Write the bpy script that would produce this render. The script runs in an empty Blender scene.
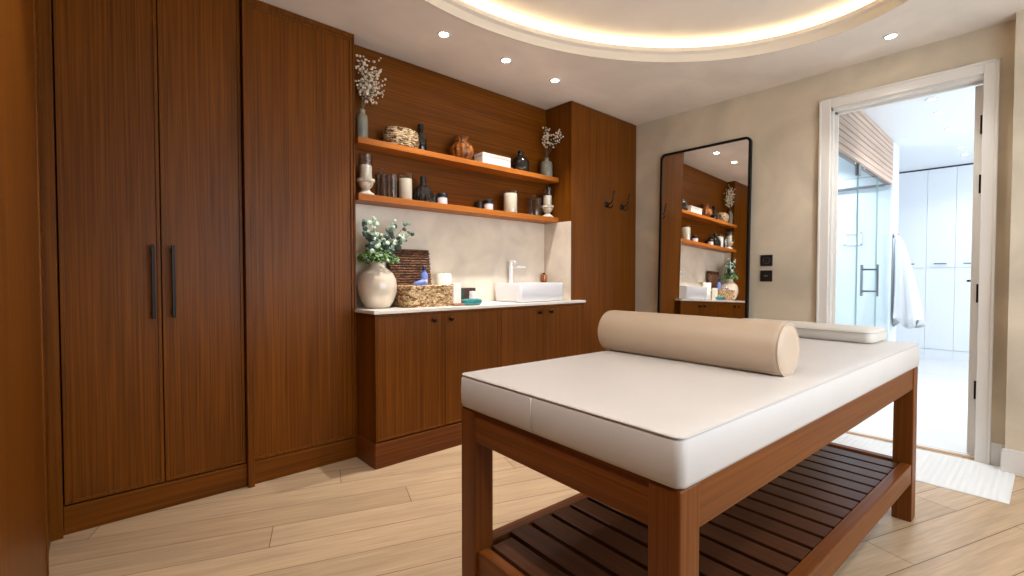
import bpy, bmesh, math, random
from mathutils import Vector, Matrix, noise
random.seed(7)
PI = math.pi
S = bpy.context.scene
COL = S.collection
S.view_settings.view_transform = 'Standard'
S.view_settings.look = 'None'
S.view_settings.gamma = 1
S.view_settings.use_curve_mapping = False
S.view_settings.exposure = 0.72

# ------------------------------------------------------------------ materials
def lin(c):
    return tuple(((v/255)/12.92 if v/255 <= .04045 else ((v/255+.055)/1.055)**2.4) for v in c) + (1,)

def newmat(name):
    m = bpy.data.materials.new(name); m.use_nodes = True
    nt = m.node_tree
    return m, nt, nt.nodes['Principled BSDF']

def N(nt, t, **kw):
    n = nt.nodes.new(t)
    for k, v in kw.items():
        setattr(n, k, v)
    return n

def plain(name, c, rough=.5, metal=0, bump=0, bscale=60, spec=.5, coat=0, vary=0.0, vscale=3):
    m, nt, b = newmat(name)
    b.inputs['Base Color'].default_value = lin(c)
    b.inputs['Roughness'].default_value = rough
    b.inputs['Metallic'].default_value = metal
    b.inputs['Specular IOR Level'].default_value = spec
    b.inputs['Coat Weight'].default_value = coat
    tc = N(nt, 'ShaderNodeTexCoord')
    if vary:
        n2 = N(nt, 'ShaderNodeTexNoise'); n2.inputs['Scale'].default_value = vscale; n2.inputs['Detail'].default_value = 6
        n2.inputs['Distortion'].default_value = .6
        nt.links.new(tc.outputs['Object'], n2.inputs['Vector'])
        r = N(nt, 'ShaderNodeValToRGB')
        r.color_ramp.elements[0].position = .3; r.color_ramp.elements[1].position = .7
        r.color_ramp.elements[0].color = lin([max(0, v*(1-vary)) for v in c]); r.color_ramp.elements[1].color = lin([min(255, v*(1+vary*.6)) for v in c])
        nt.links.new(n2.outputs['Fac'], r.inputs['Fac']); nt.links.new(r.outputs['Color'], b.inputs['Base Color'])
    if bump:
        n = N(nt, 'ShaderNodeTexNoise'); n.inputs['Scale'].default_value = bscale; n.inputs['Detail'].default_value = 4
        bp = N(nt, 'ShaderNodeBump'); bp.inputs['Strength'].default_value = bump; bp.inputs['Distance'].default_value = .004
        nt.links.new(tc.outputs['Object'], n.inputs['Vector'])
        nt.links.new(n.outputs['Fac'], bp.inputs['Height']); nt.links.new(bp.outputs['Normal'], b.inputs['Normal'])
    return m

def wood(name, axis, dark, light, rough=.40, fine=110, spec=.16):
    """open-grained stained wood; grain runs along 'axis'"""
    m, nt, b = newmat(name)
    tc = N(nt, 'ShaderNodeTexCoord'); oi = N(nt, 'ShaderNodeObjectInfo')
    add = N(nt, 'ShaderNodeVectorMath', operation='ADD')
    comb = N(nt, 'ShaderNodeCombineXYZ')
    mul = N(nt, 'ShaderNodeMath', operation='MULTIPLY'); mul.inputs[1].default_value = 17.3
    nt.links.new(oi.outputs['Random'], mul.inputs[0])
    for i in range(3): nt.links.new(mul.outputs[0], comb.inputs[i])
    nt.links.new(tc.outputs['Object'], add.inputs[0]); nt.links.new(comb.outputs[0], add.inputs[1])
    def layer(scale, stretch, detail, dist=0):
        mp = N(nt, 'ShaderNodeMapping')
        sc = [scale]*3; sc['xyz'.index(axis)] = scale*stretch
        mp.inputs['Scale'].default_value = sc
        n = N(nt, 'ShaderNodeTexNoise'); n.inputs['Scale'].default_value = 1; n.inputs['Detail'].default_value = detail
        n.inputs['Distortion'].default_value = dist
        nt.links.new(add.outputs[0], mp.inputs['Vector']); nt.links.new(mp.outputs[0], n.inputs['Vector'])
        return n.outputs['Fac']
    f1 = layer(fine, .012, 5); f2 = layer(7, .10, 4, 1.0); f3 = layer(fine*3, .008, 2)
    def mix(a, bb, w):
        q = N(nt, 'ShaderNodeMix'); q.inputs['Factor'].default_value = w
        nt.links.new(a, q.inputs['A']); nt.links.new(bb, q.inputs['B']); return q.outputs['Result']
    s = mix(mix(f1, f2, .28), f3, .3)
    r = N(nt, 'ShaderNodeValToRGB')
    e = r.color_ramp.elements
    e[0].position = .34; e[0].color = lin(dark); e[1].position = .66; e[1].color = lin(light)
    nt.links.new(s, r.inputs['Fac']); nt.links.new(r.outputs['Color'], b.inputs['Base Color'])
    b.inputs['Roughness'].default_value = rough; b.inputs['Specular IOR Level'].default_value = spec
    bp = N(nt, 'ShaderNodeBump'); bp.inputs['Strength'].default_value = .12; bp.inputs['Distance'].default_value = .002
    nt.links.new(f1, bp.inputs['Height']); nt.links.new(bp.outputs['Normal'], b.inputs['Normal'])
    return m

WD, WL = (80, 41, 3), (126, 70, 9)
M = {}
M['wood_z'] = wood('walnut_stain_vertical', 'z', WD, WL)
M['wood_x'] = wood('walnut_stain_horizontal', 'x', WD, WL)
M['wood_y'] = wood('walnut_stain_crosswise', 'y', WD, WL)
M['shelf_wood'] = wood('shelf_stain', 'x', (146, 82, 28), (176, 104, 42))
M['tab_z'] = wood('table_stain_vertical', 'z', (82, 42, 12), (124, 68, 24), .36, 90, .2)
M['tab_x'] = wood('table_stain_long', 'x', (82, 42, 12), (124, 68, 24), .36, 90, .2)
M['tab_y'] = wood('table_stain_cross', 'y', (82, 42, 12), (124, 68, 24), .36, 90, .2)
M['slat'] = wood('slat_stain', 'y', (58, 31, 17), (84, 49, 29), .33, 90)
M['white_paint'] = plain('white_paint', (226, 222, 216), .4)
M['bath_paint'] = plain('bathroom_white', (236, 240, 245), .45)
M['plaster'] = plain('mineral_plaster', (206, 193, 171), .85, bump=.15, bscale=20, vary=.10, vscale=2.2)
M['ceiling'] = plain('ceiling_plaster', (236, 225, 213), .9, vary=.05, vscale=2)
M['lip'] = plain('ceiling_lip_paint', (222, 212, 198), .7)
M['stone'] = plain('cream_stone', (222, 208, 190), .35, vary=.06, vscale=5)
M['counter'] = plain('white_stone', (232, 226, 216), .25, vary=.03, vscale=6)
M['leather'] = plain('cream_leather', (198, 192, 187), .42, bump=.10, bscale=350, vary=.02, vscale=3)
M['leather_piping'] = plain('cream_leather_piping', (186, 180, 174), .5)
M['bolster'] = plain('beige_leather', (184, 162, 139), .48, bump=.10, bscale=350, vary=.03, vscale=3)
M['pillow'] = plain('pillow_leather', (200, 194, 184), .48, bump=.1, bscale=350)
M['black'] = plain('black_metal', (16, 15, 15), .38, .5)
M['black_plastic'] = plain('black_plastic', (20, 19, 19), .35)
M['bronze'] = plain('dark_bronze', (42, 28, 22), .3, .9)
M['steel'] = plain('brushed_steel', (120, 122, 126), .3, .9)
M['chrome'] = plain('chrome', (240, 240, 242), .14, .3)
M['ceramic'] = plain('white_ceramic', (214, 213, 217), .12, coat=.4)
M['vase'] = plain('glazed_ivory', (224, 208, 188), .14, coat=.6, vary=.05, vscale=8)
M['greyvase'] = plain('grey_green_ceramic', (138, 138, 124), .35, vary=.1, vscale=20)
M['wax'] = plain('candle_wax', (246, 238, 222), .5)
M['pedestal'] = plain('whitewashed_stone', (208, 196, 178), .8, bump=.5, bscale=90, vary=.2, vscale=30)
M['white_box'] = plain('white_lacquer', (236, 232, 226), .35)
M['brownglass'] = plain('dark_brown_glass', (22, 12, 8), .1, coat=.6)
M['blackglass'] = plain('black_glass', (14, 12, 12), .1, coat=.6)
M['teal'] = plain('teal_glaze', (24, 118, 122), .2, coat=.4)
M['copper'] = plain('copper_glaze', (168, 104, 62), .25, .6)
M['blue'] = plain('pale_blue_plastic', (112, 134, 206), .35)
M['blue_dark'] = plain('navy_plastic', (34, 42, 84), .4)
M['soap'] = plain('terracotta', (156, 104, 82), .6)
M['darkgreen'] = plain('dark_green_carton', (44, 58, 48), .5, vary=.3, vscale=40)
M['darkred'] = plain('dark_plum_carton', (58, 26, 26), .45)
M['cream_cloth'] = plain('cream_cloth', (232, 214, 180), .9)
M['leaf_dark'] = plain('eucalyptus_leaf', (64, 88, 74), .55, vary=.2, vscale=25)
M['leaf_pale'] = plain('silver_leaf', (176, 194, 170), .5, vary=.1, vscale=25)
M['leaf_green'] = plain('fresh_leaf', (110, 150, 74), .6, vary=.25, vscale=40)
M['stem'] = plain('stem', (88, 70, 48), .7)
M['drystem'] = plain('dried_stem', (120, 100, 76), .8)
M['dryflower'] = plain('dried_flower', (226, 212, 190), .9)
M['towel'] = plain('white_terry', (214, 214, 218), .95, bump=.6, bscale=400)
M['mat'] = plain('white_cotton', (224, 224, 224), .95, bump=.6, bscale=300)
M['joint'] = plain('shadow_gap', (22, 12, 6), .8)
M['greytile'] = plain('grey_wall_tile', (216, 222, 228), .5)
M['dark_gap'] = plain('dark_gap_line', (52, 54, 58), .5)  # dark grey for the bathroom gap lines

def weave(name, dark, light):
    m, nt, b = newmat(name)
    tc = N(nt, 'ShaderNodeTexCoord')
    n = N(nt, 'ShaderNodeTexVoronoi'); n.inputs['Scale'].default_value = 95
    mp = N(nt, 'ShaderNodeMapping'); mp.inputs['Scale'].default_value = (.7, .7, 1.2)
    nt.links.new(tc.outputs['Object'], mp.inputs['Vector']); nt.links.new(mp.outputs[0], n.inputs['Vector'])
    r = N(nt, 'ShaderNodeValToRGB'); e = r.color_ramp.elements
    e[0].position = .15; e[0].color = lin(dark); e[1].position = .9; e[1].color = lin(light)
    sep = N(nt, 'ShaderNodeSeparateColor')
    nt.links.new(n.outputs['Color'], sep.inputs['Color'])
    nt.links.new(sep.outputs['Red'], r.inputs['Fac']); nt.links.new(r.outputs['Color'], b.inputs['Base Color'])
    b.inputs['Roughness'].default_value = .75
    bp = N(nt, 'ShaderNodeBump'); bp.inputs['Strength'].default_value = .9; bp.inputs['Distance'].default_value = .006
    bp.invert = True
    nt.links.new(n.outputs['Distance'], bp.inputs['Height']); nt.links.new(bp.outputs['Normal'], b.inputs['Normal'])
    return m
M['seagrass'] = weave('seagrass', (128, 86, 46), (238, 206, 158))
M['seagrass_dark'] = weave('dark_seagrass', (58, 32, 16), (120, 76, 44))
M['shelf_basket'] = weave('shelf_basket_weave', (70, 46, 26), (206, 176, 134))

def glassmat(name, tint=(235, 240, 240), lo=.04, hi=.55, rough=.02):
    """thin-walled glass: see-through with reflection that grows at grazing angles"""
    m, nt, b = newmat(name); nt.nodes.remove(b)
    out = nt.nodes['Material Output']
    t = N(nt, 'ShaderNodeBsdfTransparent'); t.inputs['Color'].default_value = lin(tint)
    g = N(nt, 'ShaderNodeBsdfGlossy'); g.inputs['Roughness'].default_value = rough
    lw = N(nt, 'ShaderNodeLayerWeight'); lw.inputs['Blend'].default_value = .35
    mr = N(nt, 'ShaderNodeMapRange'); mr.inputs['To Min'].default_value = lo; mr.inputs['To Max'].default_value = hi
    nt.links.new(lw.outputs['Facing'], mr.inputs['Value'])
    mx = N(nt, 'ShaderNodeMixShader')
    nt.links.new(mr.outputs[0], mx.inputs['Fac']); nt.links.new(t.outputs[0], mx.inputs[1]); nt.links.new(g.outputs[0], mx.inputs[2])
    nt.links.new(mx.outputs[0], out.inputs['Surface'])
    return m
M['glass'] = glassmat('clear_glass', (248, 247, 245), .03, .6)
M['shower_glass'] = glassmat('shower_glass', (244, 249, 250), .05, .22)
M['pane'] = glassmat('window_pane', (245, 248, 250), .03, .4)
M['amber'] = plain('amber_glass', (132, 74, 24), .12, coat=.8, vary=.45, vscale=30)

def emit(name, c, s):
    m, nt, b = newmat(name)
    b.inputs['Base Color'].default_value = (0, 0, 0, 1)
    b.inputs['Emission Color'].default_value = lin(c); b.inputs['Emission Strength'].default_value = s
    return m
M['lamp'] = emit('downlight_glow', (255, 244, 226), 30)
M['lamp_cool'] = emit('cool_downlight_glow', (240, 246, 255), 12)
M['led'] = emit('led_strip', (255, 238, 190), 18)

def mirror_mat():
    m, nt, b = newmat('mirror_silver')
    b.inputs['Base Color'].default_value = (.88, .88, .87, 1); b.inputs['Metallic'].default_value = 1; b.inputs['Roughness'].default_value = .01
    return m
M['mirror'] = mirror_mat()

def floor_mat(name, rot, c1, c2, seam, bw, rh, rough, grain=True, mort=.0018):
    m, nt, b = newmat(name)
    tc = N(nt, 'ShaderNodeTexCoord'); mp = N(nt, 'ShaderNodeMapping')
    mp.inputs['Rotation'].default_value = (0, 0, rot)
    nt.links.new(tc.outputs['Object'], mp.inputs['Vector'])
    br = N(nt, 'ShaderNodeTexBrick'); br.offset = 0 if grain else .37; br.offset_frequency = 2; br.squash = 1
    br.inputs['Scale'].default_value = 1; br.inputs['Brick Width'].default_value = bw; br.inputs['Row Height'].default_value = rh
    br.inputs['Mortar Size'].default_value = mort; br.inputs['Mortar Smooth'].default_value = .1
    br.inputs['Color1'].default_value = lin(c1); br.inputs['Color2'].default_value = lin(c2); br.inputs['Mortar'].default_value = lin(seam)
    src = mp.outputs[0]
    if grain:   # every row of planks is shifted along by its own amount
        sx = N(nt, 'ShaderNodeSeparateXYZ'); cx = N(nt, 'ShaderNodeCombineXYZ')
        dv = N(nt, 'ShaderNodeMath', operation='DIVIDE'); dv.inputs[1].default_value = rh
        fl = N(nt, 'ShaderNodeMath', operation='FLOOR'); wn = N(nt, 'ShaderNodeTexWhiteNoise', noise_dimensions='1D')
        ma = N(nt, 'ShaderNodeMath', operation='MULTIPLY_ADD'); ma.inputs[1].default_value = bw
        nt.links.new(src, sx.inputs[0]); nt.links.new(sx.outputs['Y'], dv.inputs[0]); nt.links.new(dv.outputs[0], fl.inputs[0])
        nt.links.new(fl.outputs[0], wn.inputs['W']); nt.links.new(wn.outputs['Value'], ma.inputs[0]); nt.links.new(sx.outputs['X'], ma.inputs[2])
        nt.links.new(ma.outputs[0], cx.inputs['X']); nt.links.new(sx.outputs['Y'], cx.inputs['Y']); nt.links.new(sx.outputs['Z'], cx.inputs['Z'])
        src = cx.outputs[0]
    nt.links.new(src, br.inputs['Vector'])
    colour = br.outputs['Color']
    if grain:
        def grainlayer(sc, det, lo, hi, w, src):
            m2 = N(nt, 'ShaderNodeMapping'); m2.inputs['Scale'].default_value = sc
            nt.links.new(mp.outputs[0], m2.inputs['Vector'])
            n = N(nt, 'ShaderNodeTexNoise'); n.inputs['Scale'].default_value = 1; n.inputs['Detail'].default_value = det; n.inputs['Distortion'].default_value = .8
            nt.links.new(m2.outputs[0], n.inputs['Vector'])
            mr = N(nt, 'ShaderNodeMapRange'); mr.inputs['From Min'].default_value = .3; mr.inputs['From Max'].default_value = .7
            mr.inputs['To Min'].default_value = lo; mr.inputs['To Max'].default_value = hi
            nt.links.new(n.outputs['Fac'], mr.inputs['Value'])
            q = N(nt, 'ShaderNodeMix', data_type='RGBA', blend_type='MULTIPLY'); q.inputs[0].default_value = w
            nt.links.new(src, q.inputs[6]); nt.links.new(mr.outputs[0], q.inputs[7])
            return q.outputs[2]
        colour = grainlayer((3.5, 70, 70), 6, .80, 1.06, 1, colour)
        colour = grainlayer((1.2, 9, 9), 4, .88, 1.06, 1, colour)
    nt.links.new(colour, b.inputs['Base Color'])
    b.inputs['Roughness'].default_value = rough
    b.inputs['Specular IOR Level'].default_value = .35
    bp = N(nt, 'ShaderNodeBump'); bp.inputs['Strength'].default_value = .4; bp.inputs['Distance'].default_value = .002; bp.invert = True
    nt.links.new(br.outputs['Fac'], bp.inputs['Height']); nt.links.new(bp.outputs['Normal'], b.inputs['Normal'])
    return m
M['floor'] = floor_mat('oak_planks', math.radians(20), (196, 168, 136), (180, 152, 121), (108, 84, 62), 1.9, .172, .38)
M['bath_floor'] = floor_mat('pale_floor_tiles', 0, (232, 230, 226), (228, 226, 222), (186, 182, 178), 1.5, 1.5, .3, False, .006)

# ------------------------------------------------------------------ mesh helpers
def box(bm, x0, x1, y0, y1, z0, z1, mat=None):
    vs = [bm.verts.new((x, y, z)) for z in (z0, z1) for y in (y0, y1) for x in (x0, x1)]
    fs = [(0, 2, 3, 1), (4, 5, 7, 6), (0, 1, 5, 4), (2, 6, 7, 3), (0, 4, 6, 2), (1, 3, 7, 5)]
    out = [bm.faces.new([vs[i] for i in f]) for f in fs]
    return vs

def rbox(x0, x1, y0, y1, z0, z1, r=.003, seg=2):
    """a box with rounded edges as its own bmesh"""
    bm = bmesh.new(); box(bm, x0, x1, y0, y1, z0, z1)
    bmesh.ops.bevel(bm, geom=bm.edges[:], offset=r, segments=seg, profile=.5, affect='EDGES')
    return bm

def merge(bm, other):
    me = bpy.data.meshes.new('t'); other.to_mesh(me); other.free(); bm.from_mesh(me); bpy.data.meshes.remove(me)
    return bm

def boxes(lst, r=0, seg=2):
    bm = bmesh.new()
    for b in lst:
        if r: merge(bm, rbox(*b, r=r, seg=seg))
        else: box(bm, *b)
    return bm

def lathe(bm, prof, c=(0, 0, 0), n=32, ribs=0, depth=0):
    """profile of (radius, height) revolved about z"""
    rings = []
    for (r, z) in prof:
        if r < 1e-5:
            rings.append([bm.verts.new((c[0], c[1], c[2]+z))]); continue
        ring = []
        for i in range(n):
            a = 2*PI*i/n
            rr = r*(1+depth*math.cos(ribs*a)) if ribs else r
            ring.append(bm.verts.new((c[0]+rr*math.cos(a), c[1]+rr*math.sin(a), c[2]+z)))
        rings.append(ring)
    for A, B in zip(rings, rings[1:]):
        if len(A) == 1 and len(B) == 1: continue
        for i in range(n):
            j = (i+1) % n
            if len(A) == 1: bm.faces.new((A[0], B[j], B[i]))
            elif len(B) == 1: bm.faces.new((A[i], A[j], B[0]))
            else: bm.faces.new((A[i], A[j], B[j], B[i]))
    return bm

def tube(bm, pts, r, n=8, closed=False, r1=None):
    pts = [Vector(p) for p in pts]
    rings = []; m = len(pts)
    up = Vector((0, 0, 1))
    prev = None
    for i, p in enumerate(pts):
        a = pts[(i-1) % m] if (closed or i) else p
        b = pts[(i+1) % m] if (closed or i < m-1) else p
        t = (b-a).normalized()
        if prev is None:
            ref = up if abs(t.z) < .9 else Vector((1, 0, 0))
            u = t.cross(ref).normalized()
        else:
            u = (prev - t*prev.dot(t))
            u = u.normalized() if u.length > 1e-6 else t.cross(up).normalized()
        prev = u
        v = t.cross(u)
        rr = r if r1 is None else r+(r1-r)*i/(m-1)
        rings.append([bm.verts.new(p+u*rr*math.cos(2*PI*k/n)+v*rr*math.sin(2*PI*k/n)) for k in range(n)])
    rng = range(m if closed else m-1)
    for i in rng:
        A, B = rings[i], rings[(i+1) % m]
        for k in range(n):
            bm.faces.new((A[k], A[(k+1) % n], B[(k+1) % n], B[k]))
    if not closed:
        bm.faces.new(rings[0][::-1]); bm.faces.new(rings[-1])
    return bm

def rrect(w, d, r, n=5, cx=0, cy=0):
    """rounded rectangle outline, counter-clockwise"""
    out = []
    for (sx, sy, a0) in ((1, 1, 0), (-1, 1, PI/2), (-1, -1, PI), (1, -1, 1.5*PI)):
        for k in range(n+1):
            a = a0+PI/2*k/n
            out.append((cx+sx*(w/2-r)+r*math.cos(a), cy+sy*(d/2-r)+r*math.sin(a)))
    return out

def loft(bm, loops, cap0=True, cap1=True):
    rings = [[bm.verts.new(p) for p in L] for L in loops]
    n = len(rings[0])
    for A, B in zip(rings, rings[1:]):
        for i in range(n):
            bm.faces.new((A[i], A[(i+1) % n], B[(i+1) % n], B[i]))
    if cap0: bm.faces.new(rings[0][::-1])
    if cap1: bm.faces.new(rings[-1])
    return bm

def ico(bm, p, r, sub=1):
    bmesh.ops.create_icosphere(bm, subdivisions=sub, radius=r, matrix=Matrix.Translation(p))

def obj(name, bm, mat, parent=None, smooth=False, label=None, loc=None):
    bmesh.ops.recalc_face_normals(bm, faces=bm.faces[:])
    me = bpy.data.meshes.new(name); bm.to_mesh(me); bm.free()
    if smooth:
        for p in me.polygons: p.use_smooth = True
        if smooth != 'all':
            me.set_sharp_from_angle(angle=math.radians(38))
    me.materials.append(mat)
    o = bpy.data.objects.new(name, me); COL.objects.link(o)
    if parent: o.parent = parent
    if loc: o.location = loc
    if label: o['label'] = label
    return o

def thing(name, label, cat, loc=(0, 0, 0), rz=0, group=None):
    o = bpy.data.objects.new(name, None); COL.objects.link(o)
    o.empty_display_size = .05
    o.location = loc; o.rotation_euler = (0, 0, rz)
    o['label'] = label; o['category'] = cat
    if group: o['group'] = group
    return o

def tag(o, label, cat, group=None):
    o['label'] = label; o['category'] = cat
    if group: o['group'] = group
    return o

def struct(name, bm, mat, parent=None, smooth=False):
    o = obj(name, bm, mat, parent, smooth)
    if parent is None: o['kind'] = 'structure'
    return o

def dup(root, loc, label, rz=None, group=None):
    r = root.copy(); COL.objects.link(r); r.location = loc
    if rz is not None: r.rotation_euler = (0, 0, rz)
    r['label'] = label
    if group: r['group'] = group
    for ch in list(root.children):
        c = ch.copy(); COL.objects.link(c); c.parent = r
        for g in list(ch.children):
            d = g.copy(); COL.objects.link(d); d.parent = c
    return r

# ------------------------------------------------------------------ room numbers (metres)
H = 2.503
XL, XM = -.14, 3.826         # left wardrobe front, mirror wall
YB = -.95                    # wall behind the camera
yW, yT, yC, yN = 2.682, 2.50, 2.437, 2.79   # wardrobe, tall cabinet, base cabinet fronts; niche back
xE, xT = 1.167, 2.90         # niche left and right

# ------------------------------------------------------------------ setting
struct('floor', boxes([(-.8, 3.888, -1.1, 3.4, -.1, 0)]), M['floor'])
struct('floor_bathroom', boxes([(3.888, 8.3, -1.8, 2.4, -.1, 0)]), M['bath_floor'])
struct('trim_1', boxes([(3.865, 3.905, .2, .94, 0, .004)]), plain('oak_threshold', (190, 150, 112), .5))

# ceiling with an oval tray
CX, CY, CA, CB, CT = 1.83, 1.067, 1.481, 1.023, -.291
def oval(da, z, n=128):
    out = []
    for k in range(n):
        x, y = (CA+da)*math.cos(2*PI*k/n), (CB+da)*math.sin(2*PI*k/n)
        out.append((CX+x*math.cos(CT)-y*math.sin(CT), CY+x*math.sin(CT)+y*math.cos(CT), z))
    return out
def rect_at(z, n=128, x0=-.8, x1=3.95, y0=-1.1, y1=3.4):
    out = []
    for k in range(n):
        c, s = math.cos(2*PI*k/n+CT), math.sin(2*PI*k/n+CT)
        tx = ((x1-CX) if c > 0 else (CX-x0))/max(abs(c), 1e-9)
        ty = ((y1-CY) if s > 0 else (CY-y0))/max(abs(s), 1e-9)
        t = min(tx, ty)
        out.append((CX+t*c, CY+t*s, z))
    for (px, py) in ((x0, y0), (x0, y1), (x1, y0), (x1, y1)):
        i = min(range(n), key=lambda q: (out[q][0]-px)**2+(out[q][1]-py)**2)
        out[i] = (px, py, z)
    return out
bm = bmesh.new()
loft(bm, [oval(0.0005, H), rect_at(H), rect_at(H+.26), oval(.13, H+.26), oval(.13, H+.055), oval(.0065, H+.055), oval(0.0005, H)], False, False)
bmesh.ops.remove_doubles(bm, verts=bm.verts[:], dist=1e-5)
struct('ceiling', bm, M['ceiling'], smooth=True)
bm = bmesh.new()
loft(bm, [oval(.16, H+.125), oval(.16, H+.18)])
struct('ceiling_tray', bm, M['ceiling'])
# stepped lip round the tray
bm = bmesh.new()
loft(bm, [oval(-.010, H-.003), oval(.0, H-.003), oval(.006, H+.054), oval(.006, H+.085), oval(-.030, H+.085), oval(-.030, H+.058), oval(-.010, H+.048), oval(-.010, H-.003)], False, False)
struct('trim_2', bm, M['lip'], smooth=True)
# LED strip lying in the trough behind the lip
led = thing('cove_light', 'oval ring of warm hidden light in the ceiling recess', 'ceiling light', (CX, CY, H+.055))
bm = bmesh.new()
def ov2(da, z, n=128):
    return [(x-CX, y-CY, z) for x, y, _ in oval(da, z, n)]
loft(bm, [ov2(.060, .002), ov2(.100, .002), ov2(.100, .012), ov2(.060, .012), ov2(.060, .002)], False, False)
obj('led_strip', bm, M['led'], led)

struct('wall_back', boxes([(-.8, 3.95, 3.29, 3.4, 0, H)]), M['plaster'])
struct('wall_niche', boxes([(xE+.001, xT-.001, yN+.02, 3.287, 0, H-.001)]), M['plaster'])
struct('wall_left', boxes([(-.85, -.76, -1.1, 3.4, 0, H)]), M['plaster'])
# wall behind the camera with a daylight window
W0, W1, WZ0, WZ1 = .5, 3.3, .55, 2.2
struct('wall_front', boxes([(-.8, W0, YB-.12, YB, 0, H), (W1, 3.95, YB-.12, YB, 0, H), (W0, W1, YB-.12, YB, 0, WZ0), (W0, W1, YB-.12, YB, WZ1, H)]), M['plaster'])
w = thing('window_1', 'white framed window', 'window', ((W0+W1)/2, YB-.06, WZ0)); w['kind'] = 'structure'
hw = (W1-W0)/2; hh = WZ1-WZ0
obj('frame', boxes([(-hw, -hw+.06, -.03, .03, 0, hh), (hw-.06, hw, -.03, .03, 0, hh), (-hw, hw, -.03, .03, 0, .06), (-hw, hw, -.03, .03, hh-.06, hh), (-.03, .03, -.03, .03, 0, hh)]), M['white_paint'], w)
obj('pane', boxes([(-hw+.05, hw-.05, -.004, .004, .05, hh-.05)]), M['pane'], w)
# mirror wall, opening for the bathroom door
D0, D1, DZ = .20, .945, 2.243
XO = 3.95
struct('wall_right', boxes([(XM, XO, D1, 3.289, 0, H), (XM, XO, YB, D0, 0, H), (XM, XO, D0, D1, DZ, H)]), M['plaster'])
struct('wall_right_step', boxes([(3.722, XM, YB, .078, 0, H)]), M['plaster'])
def skirting(name, bl):
    return struct(name, boxes(bl, r=.003), M['white_paint'])
skirting('baseboard_right', [(XM-.014, XM, 1.012, 2.499, 0, .13), (XM-.014, XM, .079, .136, 0, .13)])
skirting('baseboard_step', [(3.706, 3.722, YB, .093, 0, .115), (3.711, 3.722, YB, .088, .115, .135), (3.722, XM-.001, .078, .093, 0, .115)])
skirting('baseboard_front', [(-.1, 3.7, YB, YB+.014, 0, .13)])

# door: casing, jamb lining, open leaf with hinges and lever
d = thing('door_1', 'white door standing open into the bathroom', 'door', (XM, D0, 0)); d['kind'] = 'structure'
wd = D1-D0
bm = boxes([(-.018, 0, -.064, 0, 0, DZ+.066), (-.018, 0, wd, wd+.066, 0, DZ+.066), (-.018, 0, 0, wd, DZ, DZ+.066),
            (-.024, -.018, -.064, -.05, 0, DZ+.066), (-.024, -.018, wd+.052, wd+.066, 0, DZ+.066), (-.024, -.018, -.064, wd+.066, DZ+.052, DZ+.066)], r=.003)
obj('casing', bm, M['white_paint'], d)
t = XO-XM
obj('jamb', boxes([(-.001, t+.001, -.001, .001, 0, DZ), (-.001, t+.001, wd-.012, wd+.001, 0, DZ), (-.001, t+.001, 0, wd, DZ-.02, DZ+.001), (.05, .07, wd-.03, wd-.012, 0, DZ-.02), (.05, .07, 0, wd, DZ-.034, DZ-.02)]), M['white_paint'], d)
leaf = obj('leaf', rbox(t-.02, t+.80, .004, .041, .012, DZ-.03, r=.003), M['white_paint'], d)
for z in (.40, .98, 1.63, 1.98):
    hb = boxes([(t-.024, t-.0195, .002, .016, z-.055, z+.055)])
    tube(hb, [(t-.026, .003, z-.055), (t-.026, .003, z+.055)], .005, 8)
    obj('hinge', hb, M['bronze'], d, smooth=True)
hb = bmesh.new()
lathe(hb, [(0, 0), (.025, 0), (.025, .008), (0, .008)], n=20)
bmesh.ops.rotate(hb, verts=hb.verts[:], cent=(0, 0, 0), matrix=Matrix.Rotation(-PI/2, 3, 'X'))
bmesh.ops.translate(hb, verts=hb.verts[:], vec=(t+.72, .0405, 1.05))
tube(hb, [(t+.72, .045, 1.05), (t+.72, .085, 1.05), (t+.70, .092, 1.05), (t+.60, .092, 1.05)], .008, 10)
obj('lever', hb, M['black'], d, smooth=True)

# ------------------------------------------------------------------ bathroom shell
BC = 2.48
struct('wall_bathroom_far', boxes([(8.2, 8.3, -1.8, 2.4, 0, BC)]), M['bath_paint'])
struct('wall_bathroom_left', boxes([(XO, 8.2, 2.3, 2.4, 0, BC)]), M['bath_paint'])
B0, B1, BZ0, BZ1 = 4.4, 7.4, .5, 2.3
struct('wall_bathroom_right', boxes([(XO, B0, -1.8, -1.7, 0, BC), (B1, 8.2, -1.8, -1.7, 0, BC), (B0, B1, -1.8, -1.7, 0, BZ0), (B0, B1, -1.8, -1.7, BZ1, BC)]), M['bath_paint'])
struct('wall_bathroom_near', boxes([(XO-.001, XO+.01, -1.7, D0-.003, 0, BC), (XO-.001, XO+.01, D1+.001, 2.3, 0, BC)]), M['bath_paint'])
struct('ceiling_bathroom', boxes([(XO, 8.3, -1.8, 2.4, BC, BC+.1)]), M['bath_paint'])
w = thing('window_2', 'wide white framed bathroom window', 'window', ((B0+B1)/2, -1.75, BZ0)); w['kind'] = 'structure'
hw = (B1-B0)/2; hh = BZ1-BZ0
obj('frame', boxes([(-hw, -hw+.06, -.03, .03, 0, hh), (hw-.06, hw, -.03, .03, 0, hh), (-hw, hw, -.03, .03, 0, .06), (-hw, hw, -.03, .03, hh-.06, hh), (-.03, .03, -.03, .03, 0, hh)]), M['white_paint'], w)
obj('pane', boxes([(-hw+.05, hw-.05, -.004, .004, .05, hh-.05)]), M['pane'], w)
struct('wall_shower_end', boxes([(6.17, 6.50, .97, 2.299, 0, 2.475)]), M['greytile'])

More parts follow.
